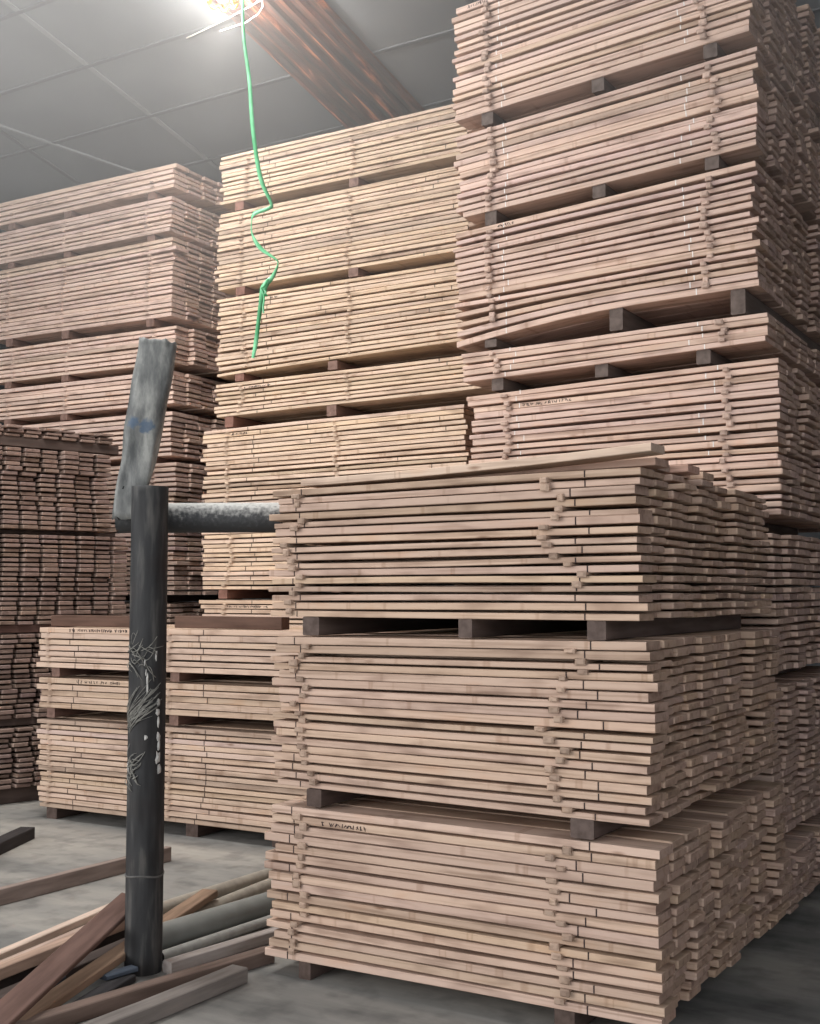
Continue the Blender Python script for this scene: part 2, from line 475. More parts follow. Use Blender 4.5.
def bear_mat():
    m, nt, b = new_mat('bearer_timber')
    ti = N(nt, 'ShaderNodeAttribute', attribute_name='tint')
    gr = N(nt, 'ShaderNodeAttribute', attribute_name='grain')
    mp = N(nt, 'ShaderNodeMapping'); nt.links.new(gr.outputs['Vector'], mp.inputs[0]); mp.inputs['Scale'].default_value = (3, 26, 26)
    n = N(nt, 'ShaderNodeTexNoise'); n.inputs['Scale'].default_value = 1; n.inputs['Detail'].default_value = 6
    nt.links.new(mp.outputs[0], n.inputs[0])
    g = ramp(nt, n.outputs[0], [(.3, (.55, .53, .52)), (.6, (1, 1, 1)), (.75, (1.15, 1.12, 1.1))])
    c = mixc(nt, 'MULTIPLY', ti.outputs['Color'], g, .85)
    nt.links.new(c, b.inputs['Base Color']); b.inputs['Roughness'].default_value = .85; b.inputs['Specular IOR Level'].default_value = .2
    bp = N(nt, 'ShaderNodeBump'); bp.inputs['Strength'].default_value = .35; bp.inputs['Distance'].default_value = .005
    nt.links.new(n.outputs[0], bp.inputs['Height']); nt.links.new(bp.outputs[0], b.inputs['Normal'])
    return m
M_BEARW = bear_mat()
def tone_of(col):
    r, g, b = col
    lum = (r + g + b) / 3
    t = 'pale' if lum > .44 else 'mid' if lum > .36 else 'dark'
    return {'pale': 'pale', 'mid': 'light brown', 'dark': 'darker brown'}[t]

C_FRONT = lin(198, 172, 153); C_RIGHT = lin(206, 180, 165); C_MID = lin(210, 186, 164); C_LEFT = lin(218, 192, 177)
C_SHORT = lin(194, 170, 151); C_END = lin(158, 137, 126)
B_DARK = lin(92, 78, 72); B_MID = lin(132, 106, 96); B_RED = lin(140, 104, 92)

# front stack -------------------------------------------------------------
PF = (-.5527, 5.142); AF = 31.5; LF = 1.64
stack(PF, AF, LF, 11, .158,
      [dict(z=(1.496, 1.497, 2.045, 2.060, 16), seen=16, name='upper bundle', sname='front stack upper bundle', stick=.9, dx=-.035, L=1.645),
       dict(z=(.787, .775, 1.412, 1.428, 18), seen=18, name='middle bundle', sname='front stack middle bundle', dx=-.025, L=1.655),
       dict(z=(.072, .090, .710, .705, 16), seen=16, name='lowest bundle', sname='front stack lowest bundle', dx=-.05, L=1.71, hand={1: (.27, .22)})],
      C_FRONT, 'the front stack', 'boards on the face of the front stack', 3, end_jit=.016,
      ticks=((.115, .012, .95, .0022), (1.43, .032, .95, .0025)), sticks=((.13, .024), (1.33, .034)), stick_ind=True, tone=tone_of)
# loose boards lying bowed on the very top of the front stack
FRF = frame(PF, AF)
mb = MB()
secs = [(.10 + 1.56 * q / 10, 0, .040 * (q / 10) ** 2, 1, 1) for q in range(11)]
sections(mb, secs, .004, .148, 0, .03, lin(218, 194, 174), 0, 1, (3, 5, 7), .003)  # lighter base colour: the light falling on the top board is painted in
o = mb.build('sawn_board', WOODM, mat=FRF @ Matrix.Translation((0, 0, 2.049)) @ Matrix.Rotation(-.010, 4, 'Y'))
tag(o, 'bowed pale board lying loose along the top edge of the front stack', 'board', 'loose boards on top of the front stack')
for c, (xa, xb, dz, cw_) in enumerate(((.3, 1.62, 0, .145), (.1, 1.57, .0, .146), (.15, 1.64, 0, .144), (.2, 1.55, .0, .142), (.2, 1.60, 0, .145))):
    mb = MB(); cc = tuple(q * R.uniform(.9, 1.1) for q in lin(206, 178, 156))
    sections(mb, [(xa + (xb - xa) * q / 6, 0, .004 * (q / 6) ** 2, 1, 1) for q in range(7)], 0, cw_, 0, .029, cc, 0, 1, (R.uniform(0, 50), 0, 0), .003)
    o = mb.build('sawn_board', WOODM, mat=FRF @ Matrix.Translation((0, .157 + .156 * c, 2.052)) @ Matrix.Rotation(-.009, 4, 'Y'))
    tag(o, f"loose board on top of the front stack, {['next to','second behind','third behind','fourth behind','fifth behind'][c]} the bowed front one", 'board', 'loose boards on top of the front stack')

for (u, w, z0, z1, rd, lb) in (
        (.15, .085, 1.418, 1.496, False, 'squared grey bearer at the left under the upper bundle of the front stack'),
        (.89, .060, 1.422, 1.496, False, 'narrow grey bearer at mid-length under the upper bundle of the front stack'),
        (1.44, .075, 1.424, 1.497, False, 'squared grey bearer at the right under the upper bundle of the front stack'),
        (.175, .075, .710, .782, True, 'dark round-edged bearer at the left under the middle bundle of the front stack'),
        (1.38, .095, .706, .777, True, 'brown round-edged bearer at the right under the middle bundle of the front stack'),
        (.13, .06, .0, .073, False, 'short dark bearer on the concrete under the left end of the front stack'),
        (1.30, .08, .0, .086, False, 'dark bearer on the concrete in the shade under the right of the front stack')):
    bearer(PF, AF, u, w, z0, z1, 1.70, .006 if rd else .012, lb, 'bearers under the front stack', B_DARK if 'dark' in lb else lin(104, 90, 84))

# tall stack behind the front stack ----------------------------------------
PR = (.28, 6.78); AR = 31.5; LR = 1.715
def sag_left(d, span=.42):
    return lambda s: -d * max(0., (span - s) / span) ** 1.6
stack(PR, AR, LR, 11, .176,
      [dict(z=(4.323, 4.440, 5.000, 5.110, 17), seen=17, name='topmost bundle', sname='brown tower topmost bundle', hand={0: (.10, .12)}, dx=-.03),
       dict(z=(3.746, 3.841, 4.245, 4.360, 13), seen=13, name='second bundle', sname='brown tower second bundle', dx=0),
       dict(z=(3.085, 3.125, 3.664, 3.772, 16), seen=16, name='third bundle', sname='brown tower third bundle', dx=-.01, hand={0: (.26, .1)},
            sag={15: sag_left(.088, .6), 14: sag_left(.068, .6), 13: sag_left(.046, .6), 12: sag_left(.024, .5)}),
       dict(z=(2.790, 2.840, 2.972, 2.992, 5), seen=5, name='fourth bundle', sname='brown tower fourth bundle', dx=.03),
       dict(z=(1.978, 1.978, 2.720, 2.765, 20), seen=12, name='fifth bundle', sname='brown tower fifth bundle', dx=.075, hand={2: (.32, .3)}),
       dict(z=(1.211, 1.211, 1.904, 1.904, 18), dx=.05), dict(z=(.415, .415, 1.140, 1.140, 19), dx=.03), dict(z=(.064, .064, .345, .345, 8), dx=.06)],
      C_RIGHT, 'the tower behind front stack', 'boards on the face of the brown tower', 5, end_jit=.014,
      ticks=((.30, .015, .9, .0022), (1.37, .03, .9, .0026)), tick_mi=3, sticks=((.215, .012), (1.48, .016)), stick_ind=True, tone=tone_of)
GRP = 'bearers between the bundles of the brown tower'
for (z0, z1, us, nm) in ((4.253, 4.325, (.18, .86, 1.48), 'topmost'), (3.665, 3.75, (.2, .86, 1.48), 'second'), (2.975, 3.086, (.2, .95, 1.60), 'third'),
                         (2.722, 2.792, (.24, .86, 1.42), 'fourth thin')):
    for u, side in zip(us, ('left', 'middle', 'right')):
        sl = (u / LR)
        dz = {'topmost': .112, 'second': .112, 'third': .02, 'fourth thin': .045}[nm] * sl
        dz1 = {'topmost': .117, 'second': .095, 'third': .038, 'fourth thin': .05}[nm] * sl
        z0_, z1_ = z0 + dz, z1 + dz1
        if nm == 'third' and side == 'left': z1_ = 3.022
        bearer(PR, AR, u, .075, z0_, z1_ - .001, 1.9, .012, f'{side} grey bearer under the {nm} bundle of the tower behind the front stack', GRP, lin(106, 94, 88))
for (z0, z1, us) in ((1.906, 1.977, (.25, 1.5)), (1.142, 1.21, (.25, 1.5)), (.348, .414, (.25, 1.5)), (0, .063, (.25, 1.5))):
    for u in us:
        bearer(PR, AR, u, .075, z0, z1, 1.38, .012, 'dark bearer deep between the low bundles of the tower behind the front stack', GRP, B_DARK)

# pale tall stack behind the green ribbon ----------------------------------
PM = (-1.4958, 9.3); AM = 29.6; LM = 2.2
stack(PM, AM, LM, 6, .2,
      [dict(z=(4.651, 4.665, 5.043, 5.06, 11), seen=11, name='topmost bundle', sname='pale tower topmost bundle'),
       dict(z=(3.969, 3.99, 4.58, 4.60, 18), seen=18, name='second bundle', sname='pale tower second bundle', dx=-.03),
       dict(z=(3.300, 3.345, 3.905, 3.92, 17), seen=17, name='third bundle', sname='pale tower third bundle', dx=-.01, hand={1: (.5, .06)},
            sag={16: lambda s: -.022 * max(0, (.6 - s) / .6) , 15: lambda s: -.010 * max(0, (.6 - s) / .6)}),
       dict(z=(2.96, 3.00, 3.227, 3.25, 8), seen=8, name='fourth bundle', sname='pale tower fourth bundle', dx=-.03, L=2.36, hand={1: (.28, .25)}),
       dict(z=(1.62, 1.62, 2.873, 2.915, 35), seen=35, name='tall fifth bundle', sname='pale tower fifth bundle', dx=-.14, L=2.3, hand={1: (.25, .2), 20: (.72, .08), 33: (.75, .12)}),
       dict(z=(.8, .8, 1.546, 1.546, 21), seen=3, name='sixth bundle', sname='pale tower sixth bundle', dx=-.16, hand={1: (.25, .4)}),
       dict(z=(.08, .08, .73, .73, 18), dx=-.1)],
      C_MID, 'the pale tower', 'boards on the face of the pale tower', 7, end_jit=.014,
      ticks=((.47, .035, .95, .003), (1.02, .06, .25, .0026), (1.95, .1, .4, .0026)), sticks=((.245, .012), (1.22, .014)), stick_ind=True, near=False, tone=tone_of)
GRP = 'bearers between the bundles of the pale tower'
for (z0, z1, us, nm) in ((4.582, 4.652, (.18, 1.24), 'topmost'), (3.907, 3.971, (.2, 1.24), 'second'), (3.229, 3.297, (.2, 1.06), 'third'), (2.876, 2.961, (.1, 1.05), 'fourth'),
                         (1.549, 1.618, (.06, 1.1), 'tall fifth'), (.735, .798, (.1, 1.1, 2.), 'sixth'), (0, .079, (.1, 1.1, 2.), 'seventh')):
    for u, side in zip(us, ('left', 'middle', 'right')):
        if nm in ('sixth', 'seventh'): lb = 'dark bearer low in the pale tower, behind the low pile'
        else: lb = f'{side} reddish bearer end under the {nm} bundle of the pale tower'
        k = u / LM
        d0 = {'topmost': .02, 'second': .015, 'third': .023, 'fourth': .042}.get(nm, 0) * k
        d1 = {'topmost': .014, 'second': .021, 'third': .045, 'fourth': .04}.get(nm, 0) * k
        dz = -.012 if nm == 'third' else 0
        bearer(PM, AM, u, .085, z0 + d0, z1 + d1 - .001 + dz, 1.18, .004, lb, GRP, B_RED if side == 'left' else B_MID)

# far stack behind the battered pipe -----------------------------------------
PL = (-2.138 - .87 * 2.3, 10.6 + .49 * 2.3); AL = 29; LL = 2.3
stack(PL, AL, LL, 7, .2,
      [dict(z=(5.225, 5.249, 5.46, 5.475, 5), seen=5, name='topmost bundle', sname='far stack topmost bundle', stick=.6),
       dict(z=(4.83, 4.85, 5.16, 5.181, 8), seen=8, name='second bundle', sname='far stack second bundle', dx=-.03),
       dict(z=(4.075, 4.075, 4.77, 4.801, 17), seen=17, name='third bundle', sname='far stack third bundle', dx=-.02),
       dict(z=(3.65, 3.65, 3.99, 3.997, 8), seen=8, name='fourth bundle', sname='far stack fourth bundle', dx=.06),
       dict(z=(3.281, 3.281, 3.587, 3.587, 7), seen=6, name='fifth bundle', sname='far stack fifth bundle'),
       dict(z=(2.815, 2.815, 3.218, 3.218, 9), seen=4, name='sixth bundle', sname='far stack sixth bundle', dx=-.01),
       dict(z=(1.574, 1.574, 2.761, 2.761, 27), dx=.05), dict(z=(.8, .8, 1.51, 1.51, 16)), dict(z=(.08, .08, .73, .73, 15))],
      C_LEFT, 'the far stack', 'boards on the face of the far stack', 9, end_jit=.014, sticks=((.24, .006), (.99, .008), (2.03, .008)), drift=.004, near=False, tone=tone_of)
GRP = 'bearers between the bundles of the far stack'
for (z0, z1, nm) in ((5.162, 5.228, 'topmost'), (4.775, 4.832, 'second'), (3.998, 4.074, 'third'), (3.588, 3.649, 'fourth'), (3.219, 3.28, 'fifth'), (2.763, 2.814, 'sixth'),
                     (1.512, 1.573, ''), (.732, .799, ''), (0, .079, '')):
    for u, side in zip((.24, .99, 2.03), ('left', 'middle', 'right')):
        lb = f'{side} bearer end under the {nm} bundle of the far stack' if nm else 'dark bearer low in the far stack, behind the end-on stack'
        tl = {'topmost': .021, 'second': .02, 'third': .004}.get(nm, 0) * u / LL
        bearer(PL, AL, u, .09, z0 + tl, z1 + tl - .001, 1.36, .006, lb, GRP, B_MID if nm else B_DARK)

# end-on stack at the left edge -----------------------------------------------
c42, s42 = math.cos(math.radians(42)), math.sin(math.radians(42))
LE = 1.5
x0e, y0e = -3.058 - .48 * c42, 9.077 - .48 * s42
PE = (x0e - s42 * LE, y0e + c42 * LE); AE = 48
stack(PE, AE, LE, 10, .153,
      [dict(z=(2.79, 2.79, 2.882, 2.882, 3), cols=9), dict(z=(2.083, 2.083, 2.714, 2.714, 17), cols=9), dict(z=(1.352, 1.352, 2.052, 2.052, 19)),
       dict(z=(.645, .645, 1.289, 1.289, 17)), dict(z=(.125, .125, .585, .585, 12))],
      C_END, 'the end-on stack', 'end-on boards', 12, end_jit=.014, sticks=((.3, .004), (1.2, .004)), front_ind=False, gaps=(.24, .30, .34), drift=.012, near=False)
GRP = 'beams under the bundles of the end-on stack'
for (z0, z1, u, dp, lb) in ((2.715, 2.789, LE - .02, 1.42, 'long dark beam under the thin top layer of the end-on stack'),
                        (1.29, 1.351, LE - .04, 1.5, 'long reddish beam across the middle of the end-on stack'),
                        (2.053, 2.082, LE - .2, 1.5, 'thin dark beam between the upper bundles of the end-on stack'),
                        (.586, .644, LE - .06, 1.5, 'dark beam above the lowest bundle of the end-on stack'),
                        (0, .124, LE - .09, 1.5, 'thick dark beam on the concrete under the end-on stack')):
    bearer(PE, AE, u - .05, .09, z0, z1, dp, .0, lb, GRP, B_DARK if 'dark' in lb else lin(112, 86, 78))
for (z0, z1) in ((2.715, 2.789), (1.29, 1.351), (2.053, 2.082), (.586, .644), (0, .124)):
    bearer(PE, AE, .25, .09, z0, z1, 1.45, 0, 'dark beam at the back of the end-on stack', GRP, B_DARK)

# low pile behind the post ------------------------------------------------------
PS = (-2.6645, 8.654); AS = 29.6; LS = 2.32
stack(PS, AS, LS, 6, .172,
      [dict(z=(1.064, 1.070, 1.352, 1.362, 7), seen=7, name='upper bundle', sname='low pile upper bundle', hand={0: (.3, .55)}),
       dict(z=(.780, .790, .996, 1.006, 5), seen=5, name='thin middle bundle', sname='low pile middle bundle', dx=.02, hand={0: (.35, .4)}),
       dict(z=(.085, .090, .705, .716, 17), seen=17, name='lowest bundle', sname='low pile lowest bundle', dx=.025)],
      C_SHORT, 'the low pile', 'boards on the face of the low pile', 15, end_jit=.012,
      ticks=((.35, .03, .95, .003), (1.5, .03, .9, .003)), gaps=(.10, .15, .19, .24, .28), sticks=((.10, .006), (1.21, .006)), stick_ind=True, near=False, tone=tone_of)
GRP = 'bearers under the low pile'
for (z0, z1, us, nm) in ((.999, 1.064, (.14, 1.24, 2.1), 'upper bundle'), (.708, .780, (.1, 1.24, 2.1), 'thin middle bundle'), (0, .086, (.13, 1.40, 2.1), 'lowest bundle')):
    for u, side in zip(us, ('left', 'middle', 'right')):
        tl = {'upper bundle': .009, 'thin middle bundle': .0105}.get(nm, .003) * u / LS
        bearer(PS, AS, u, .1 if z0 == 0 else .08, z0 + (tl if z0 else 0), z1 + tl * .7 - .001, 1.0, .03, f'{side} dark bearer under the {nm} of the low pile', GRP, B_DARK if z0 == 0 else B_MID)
for (u, dp, y0, lb) in ((.03, 1.0, .08, 'long dark-brown beam lying on the low pile, left of the post'), (1.21, .88, .05, 'long dark-brown beam lying on the low pile, right of the post')):
    bearer(PS, AS, u, .09, 1.352 + .010 * u / LS + .002, 1.352 + .010 * u / LS + .082, dp, y0 + .05, lb, 'beams lying on the low pile', lin(96, 74, 64), along=True)

o = REST.build('stacked_boards', WOODM)
tag(o, 'all the other sawn boards filling the backs and ends of the stacks', 'boards', None, 'stuff')
o = REST_STICK.build('spacer_sticks', [M_WOOD])
tag(o, 'remaining thin spacer sticks between the board layers of the far towers', 'sticks', None, 'stuff')

# ------------------------------------------------- post, cross pipe, battered pipe
post = empty('barrier_post', (-1.13, 5.2, 0))
tag(post, 'dark scuffed steel pipe post standing on the concrete with a horizontal cross pipe', 'post')
def pipe_open(mb, axis_pts, r, ri, seg, col=(.5, .5, .5)):
    tube(mb, axis_pts, r, seg, col, caps=False)
    p = [Vector(q) for q in axis_pts]
    rev = list(reversed(p))
    b = len(mb.v)
    tube(mb, [p[-1], p[-1] - (p[-1] - p[-2]).normalized() * .12], ri, seg, col, caps=True, mi=1)
    # rim
    n = len(p)
    a0 = b - seg
    mb.sm[-1] = False
    for k in range(seg):
        j = (k + 1) % seg
        mb.f.append((a0 + k, a0 + j, b + j, b + k)); mb.m.append(0); mb.sm.append(False)
mb = MB()
zz = [0, .02, .5, 1.0, 1.5, 1.9, 2.0, 2.056]
pipe_open(mb, [(-.0, 0, z) for z in zz], .079, .070, 40)
p = mb.build('post_pipe', [M_STEEL, M_INNER], post)
mb = MB()
tube(mb, [(.0 + math.cos(q) * .079, math.sin(q) * .079, .405 + .004 * math.sin(3 * q)) for q in [2 * PI * i / 48 for i in range(49)]], .0045, 8, caps=False)
mb.build('weld_ring', M_WELD, post)
mb = MB()
bar = [(-.172, .146, 1.929), (.0, .146, 1.929), (.3, .146, 1.931), (.556, .146, 1.932)]
tube(mb, bar, .067, 32)
cb = mb.build('cross_pipe', M_SPECKLED, post); cb['label'] = 'speckled horizontal cross pipe'
# end plate under the cross pipe's left end
# torn fibre scraps and paper stuck to the post
def on_post(q, z, r=.081):
    return (math.cos(q) * r, math.sin(q) * r, z)
rs = random.Random(8)
mb = MB()
def strand(q0, z0, q1, z1, w=.0022, lift=.004, bow=.01):
    pts = []
    for i in range(7):
        t = i / 6
        pts.append(on_post(q0 + (q1 - q0) * t, z0 + (z1 - z0) * t + bow * math.sin(PI * t), .0805 + lift * math.sin(PI * t) + .001))
    tube(mb, pts, [w * (.6 + .4 * math.sin(PI * i / 6)) for i in range(7)], 5)
for i in range(26):   # upper tuft
    q = rs.uniform(-2.7, -1.3); z = rs.uniform(1.28, 1.38)
    strand(q, z, q + rs.uniform(.3, .9), z + rs.uniform(-.09, .09), rs.uniform(.0012, .0026), rs.uniform(.002, .014), rs.uniform(-.02, .03))
for i in range(30):   # slanting wrap
    q = rs.uniform(-2.9, -2.3); z = 1.03 + rs.uniform(-.03, .05)
    strand(q, z, q + rs.uniform(.9, 1.9), z + rs.uniform(.05, .16), rs.uniform(.0012, .0028), rs.uniform(.001, .008), rs.uniform(-.01, .012))
for i in range(24):   # lower patch
    q = rs.uniform(-2.9, -2.1); z = rs.uniform(.80, .90)
    strand(q, z, q + rs.uniform(.2, .7), z + rs.uniform(-.07, .07), rs.uniform(.0012, .003), rs.uniform(.002, .01), rs.uniform(-.02, .02))
fb = mb.build('torn_wrapping', M_FIBRE, post); fb['label'] = 'grey torn fibres stuck round the post'
def flake(q, z, dq, dz, lift=.004):
    mb = MB(); n = 9; vs = []
    c0 = Vector(on_post(q, z, .0815 + lift))
    for k in range(n):
        an = 2 * PI * k / n; rr = rs.uniform(.55, 1.15)
        vs.append(on_post(q + math.cos(an) * dq * rr, z + math.sin(an) * dz * rr, .0812))
    b = [on_post(math.atan2(v[1], v[0]), v[2], .079) for v in vs]
    mb.add([c0] + vs + b, [(0, 1 + k, 1 + (k + 1) % n) for k in range(n)] + [(1 + k, 1 + n + k, 1 + n + (k + 1) % n, 1 + (k + 1) % n) for k in range(n)])
    pp = mb.build('torn_paper', M_PAPER, post); pp['label'] = 'pale torn paper remnant'
for (q, z, dq, dz) in ((-.75, 1.13, .14, .02), (-.78, 1.09, .16, .018), (-.72, 1.05, .10, .03), (-.7, .99, .13, .025), (-.68, .95, .12, .03), (-.72, .90, .16, .028), (-.62, .85, .16, .02),
                       (-.9, 1.33, .06, .03), (-1.35, 1.22, .07, .05), (-1.42, 1.26, .05, .015), (-1.4, .985, .12, .012), (-2.55, .86, .07, .02), (-1.5, 1.30, .05, .02), (-1.75, 1.1, .05, .03)):
    flake(q, z, dq, dz)

# battered pipe leaning on the cross pipe's left end
mb = MB()
seg = 28; nz = 22
vs = []; vin = []
for i in range(nz):
    t = i / (nz - 1)
    cx = -1.242 + .118 * t; cz = 1.915 + .800 * t; cy = 5.255 + .035 * min(1, t * 2.2)
    hw = .062 + .022 * min(1, t * 1.6); hd = .016 + .042 * min(1, max(0, t - .03) * 2.0)
    for k in range(seg):
        q = 2 * PI * k / seg
        cq, sq = math.cos(q), math.sin(q)
        ex = .75
        x = math.copysign(abs(cq) ** ex, cq) * hw; y = math.copysign(abs(sq) ** ex, sq) * hd
        nn = noise.noise(Vector((cq * 1.4, sq * 1.4, t * 5))) * .014
        # fold line down the right side and dents
        dent = -.022 * math.exp(-((q - 4.35) / .32) ** 2 - ((t - .22) / .09) ** 2) - .016 * math.exp(-((q - 4.9) / .35) ** 2 - ((t - .45) / .14) ** 2)
        fold = -.006 * math.exp(-((q - 5.45) / .16) ** 2)
        s = 1 + (nn + dent * .6) / max(hd, .03) * .5
        zj = (noise.noise(Vector((cq * 3, sq * 3, 9))) * .016) if i == nz - 1 else 0
        if i == 0: zj = noise.noise(Vector((cq * 2, sq * 2, 3))) * .03
        vs.append((cx + x * s, cy + y * s - dent * .6 + (-fold * .8 if sq < 0 else 0), cz + zj + x * -.14))
        vin.append((cx + x * s * .93, cy + y * s * .9 - dent * .6, cz + zj * .9 + x * -.14))
fs = []
for i in range(nz - 1):
    for k in range(seg):
        j = (k + 1) % seg
        fs.append((i * seg + k, i * seg + j, (i + 1) * seg + j, (i + 1) * seg + k))
mb.add(vs, fs, smooth=True)
mb.add(vin, [tuple(reversed(f)) for f in fs], smooth=True, mi=1)
b2 = nz * seg
for i in (0, nz - 1):
    for k in range(seg):
        j = (k + 1) % seg
        f = (i * seg + k, i * seg + j, b2 + i * seg + j, b2 + i * seg + k)
        mb.f.append(f if i else tuple(reversed(f))); mb.m.append(0); mb.sm.append(False)
o = mb.build('battered_pipe', [M_BATTER, M_INNER])
tag(o, 'dented pale grey pipe tilted upright behind the top of the dark post', 'pipe')
# ------------------------------------------------------- timbers and pipes on the floor
def timber(name, p0, p1, w, h, rgb, label, group, roll=0., end_rgb=None, ch=.004, cat='plank'):
    p0 = Vector(p0); p1 = Vector(p1); d = p1 - p0; L = d.length; d.normalize()
    y = Vector((0, 0, 1)).cross(d).normalized(); z = d.cross(y)
    M = Matrix(((d.x, y.x, z.x, p0.x), (d.y, y.y, z.y, p0.y), (d.z, y.z, z.z, p0.z), (0, 0, 0, 1))) @ Matrix.Rotation(roll, 4, 'X')
    mb = MB()
    sections(mb, [(L * q / 6, R.uniform(-.002, .002), R.uniform(-.0005, .0005) if 0 < q < 6 else 0, 1, 1) for q in range(7)], -w / 2, w / 2, 0, h, lin(*rgb), 0, 0, (R.uniform(0, 50), R.uniform(0, 9), 0), ch)
    o = mb.build(name, [M_BEARW], mat=M)
    return tag(o, label, cat, group)
G = 'loose timbers on the floor round the post'
timber('loose_timber', (-2.62, 6.7, 0), (-2.49, 7.93, 0), .10, .075, (64, 60, 60), 'short dark timber lying on the concrete in front of the low pile', G)
timber('loose_timber', (-2.45, 5.74, 0), (-1.44, 7.28, 0), .045, .085, (150, 134, 126), 'long brown board on edge on bare concrete, behind the post and apart from the heap', G)
timber('loose_timber', (-2.05, 4.65, .0), (-1.40, 6.42, .0), .05, .035, (214, 192, 176), 'thin pale lath on the far side of the floor heap', G)
timber('loose_timber', (-1.97, 4.62, .0), (-1.36, 6.2, .0), .045, .03, (190, 166, 152), 'thin light-brown lath lying against the pale lath in the floor heap', G)
timber('loose_timber', (-1.88, 4.5, .0), (-1.23, 5.95, .0), .06, .05, (70, 62, 60), 'dark timber low between the laths and the pale-topped plank of the heap', G)
timber('loose_timber', (-1.86, 4.45, .056), (-1.24, 5.84, .052), .06, .05, (188, 160, 142), 'brown plank with a sunlit top passing under the leaning plank', G)
timber('loose_timber', (-1.72, 4.45, .0), (-1.20, 5.6, .0), .08, .05, (82, 72, 68), 'dark brown timber on the concrete under the leaning plank', G)
timber('loose_timber', (-1.62, 4.40, .0), (-1.42, 5.0, .0), .05, .045, (86, 92, 102), 'blue-grey short timber near the lower edge of the heap', G)
timber('loose_timber', (-1.46, 4.30, .02), (-1.00, 6.10, .085), .085, .035, (150, 124, 104), 'worn plank passing left of the post with its orange-brown end beyond it', G)
timber('loose_timber', (-1.47, 4.16, .075), (-1.245, 5.45, .225), .105, .028, (116, 92, 84), 'red-brown plank leaning steeply across the heap towards the post', G, roll=.25)
timber('loose_timber', (-1.02, 5.16, 0), (-.50, 5.80, 0), .055, .052, (176, 166, 160), 'grey-white topped plank between the thin pipe and the long brown timber', G)
timber('loose_timber', (-1.50, 4.32, 0), (-.61, 5.33, 0), .065, .06, (126, 108, 99), 'long brown timber in front of the post reaching the front stack', G)
timber('loose_timber', (-1.28, 4.16, 0), (-.70, 5.06, 0), .085, .062, (134, 127, 122), 'squared grey-brown timber nearest the camera, in front of the long brown one', G)
timber('loose_timber', (-1.30, 4.58, 0), (-1.165, 5.06, 0), .075, .03, (66, 64, 66), 'short dark slat on the concrete just left of the post foot', G)
timber('loose_timber', (-1.66, 4.28, .0), (-1.50, 4.62, .0), .06, .04, (196, 176, 164), 'short pale offcut at the lower edge of the heap, left of the leaning plank', G)
timber('loose_timber', (-1.245, 4.98, .031), (-1.145, 5.10, .031), .05, .02, (84, 92, 104), 'small blue-grey offcut lying against the post foot', G)
def floor_pipe(p0, p1, r, mat, label):
    mb = MB(); p0 = Vector(p0); p1 = Vector(p1)
    d = (p1 - p0).normalized()
    tube(mb, [p0, p0.lerp(p1, .5), p1], r, 24, caps=False)
    tube(mb, [p1, p1 - d * .1], r * .86, 24, caps=True, mi=1)
    tube(mb, [p0 + d * .1, p0], r * .86, 24, caps=True, mi=1)
    o = mb.build('plastic_pipe', [mat, M_INNER]); tag(o, label, 'pipe', 'pipes on the floor behind the front stack')
floor_pipe((-1.30, 5.93, .036), (-.64, 7.0, .036), .036, M_PIPE_BEIGE, 'beige pipe lying farthest back on the floor behind the post')
floor_pipe((-1.13, 5.76, .036), (-.58, 6.88, .036), .036, M_PIPE_BEIGE, 'beige pipe lying between the farthest pipe and the thick grey pipe')
floor_pipe((-1.16, 5.44, .058), (-.45, 6.40, .058), .058, M_PIPE_GREY, 'thick grey pipe lying on the floor behind the front stack')
floor_pipe((-1.08, 5.31, .024), (-.53, 6.10, .024), .024, M_PIPE_PALE, 'thin pale pipe lying in front of the thick grey pipe')

# ------------------------------------------------------------------ the building
d1 = Vector((.8554, -.518, 0)); d2 = Vector((.518, .8554, 0))
H0, KS = 7.92, .215
ROT = Matrix.Rotation(-math.atan2(.518, .8554), 4, 'Z')   # local x = d1, y = d2
def struct(name, mb, mats):
    o = mb.build(name, mats, mat=ROT); o['kind'] = 'structure'; return o
EX0, EX1, S0, S1 = -14., 5.5, -7., 12.2
mb = MB(); mb.box(EX0 - 1, EX1 + 1, S0 - 6, S1 + .5, -.2, 0); struct('floor', mb, M_FLOOR)
def roofz(s): return H0 - KS * s
mb = MB()
mb.add([(EX0, S0, roofz(S0)), (EX1, S0, roofz(S0)), (EX1, S1, roofz(S1)), (EX0, S1, roofz(S1)),
        (EX0, S0, roofz(S0) + .12), (EX1, S0, roofz(S0) + .12), (EX1, S1, roofz(S1) + .12), (EX0, S1, roofz(S1) + .12)],
       [(0, 3, 2, 1), (4, 5, 6, 7), (0, 1, 5, 4), (1, 2, 6, 5), (2, 3, 7, 6), (3, 0, 4, 7)])
struct('ceiling', mb, M_ROOF)
mb = MB(); mb.box(EX0, EX1, S1, S1 + .2, 0, roofz(S1) + .1); struct('wall_back', mb, M_WALL)
mb = MB(); SR = 2.5; mb.add([(EX1, SR, 0), (EX1, S1, 0), (EX1, S1, roofz(S1)), (EX1, SR, roofz(SR)), (EX1 + .2, SR, 0), (EX1 + .2, S1, 0), (EX1 + .2, S1, roofz(S1)), (EX1 + .2, SR, roofz(SR))],
                  [(0, 1, 2, 3), (7, 6, 5, 4), (0, 4, 5, 1), (1, 5, 6, 2), (2, 6, 7, 3), (3, 7, 4, 0)]); struct('wall_right', mb, M_WALL)
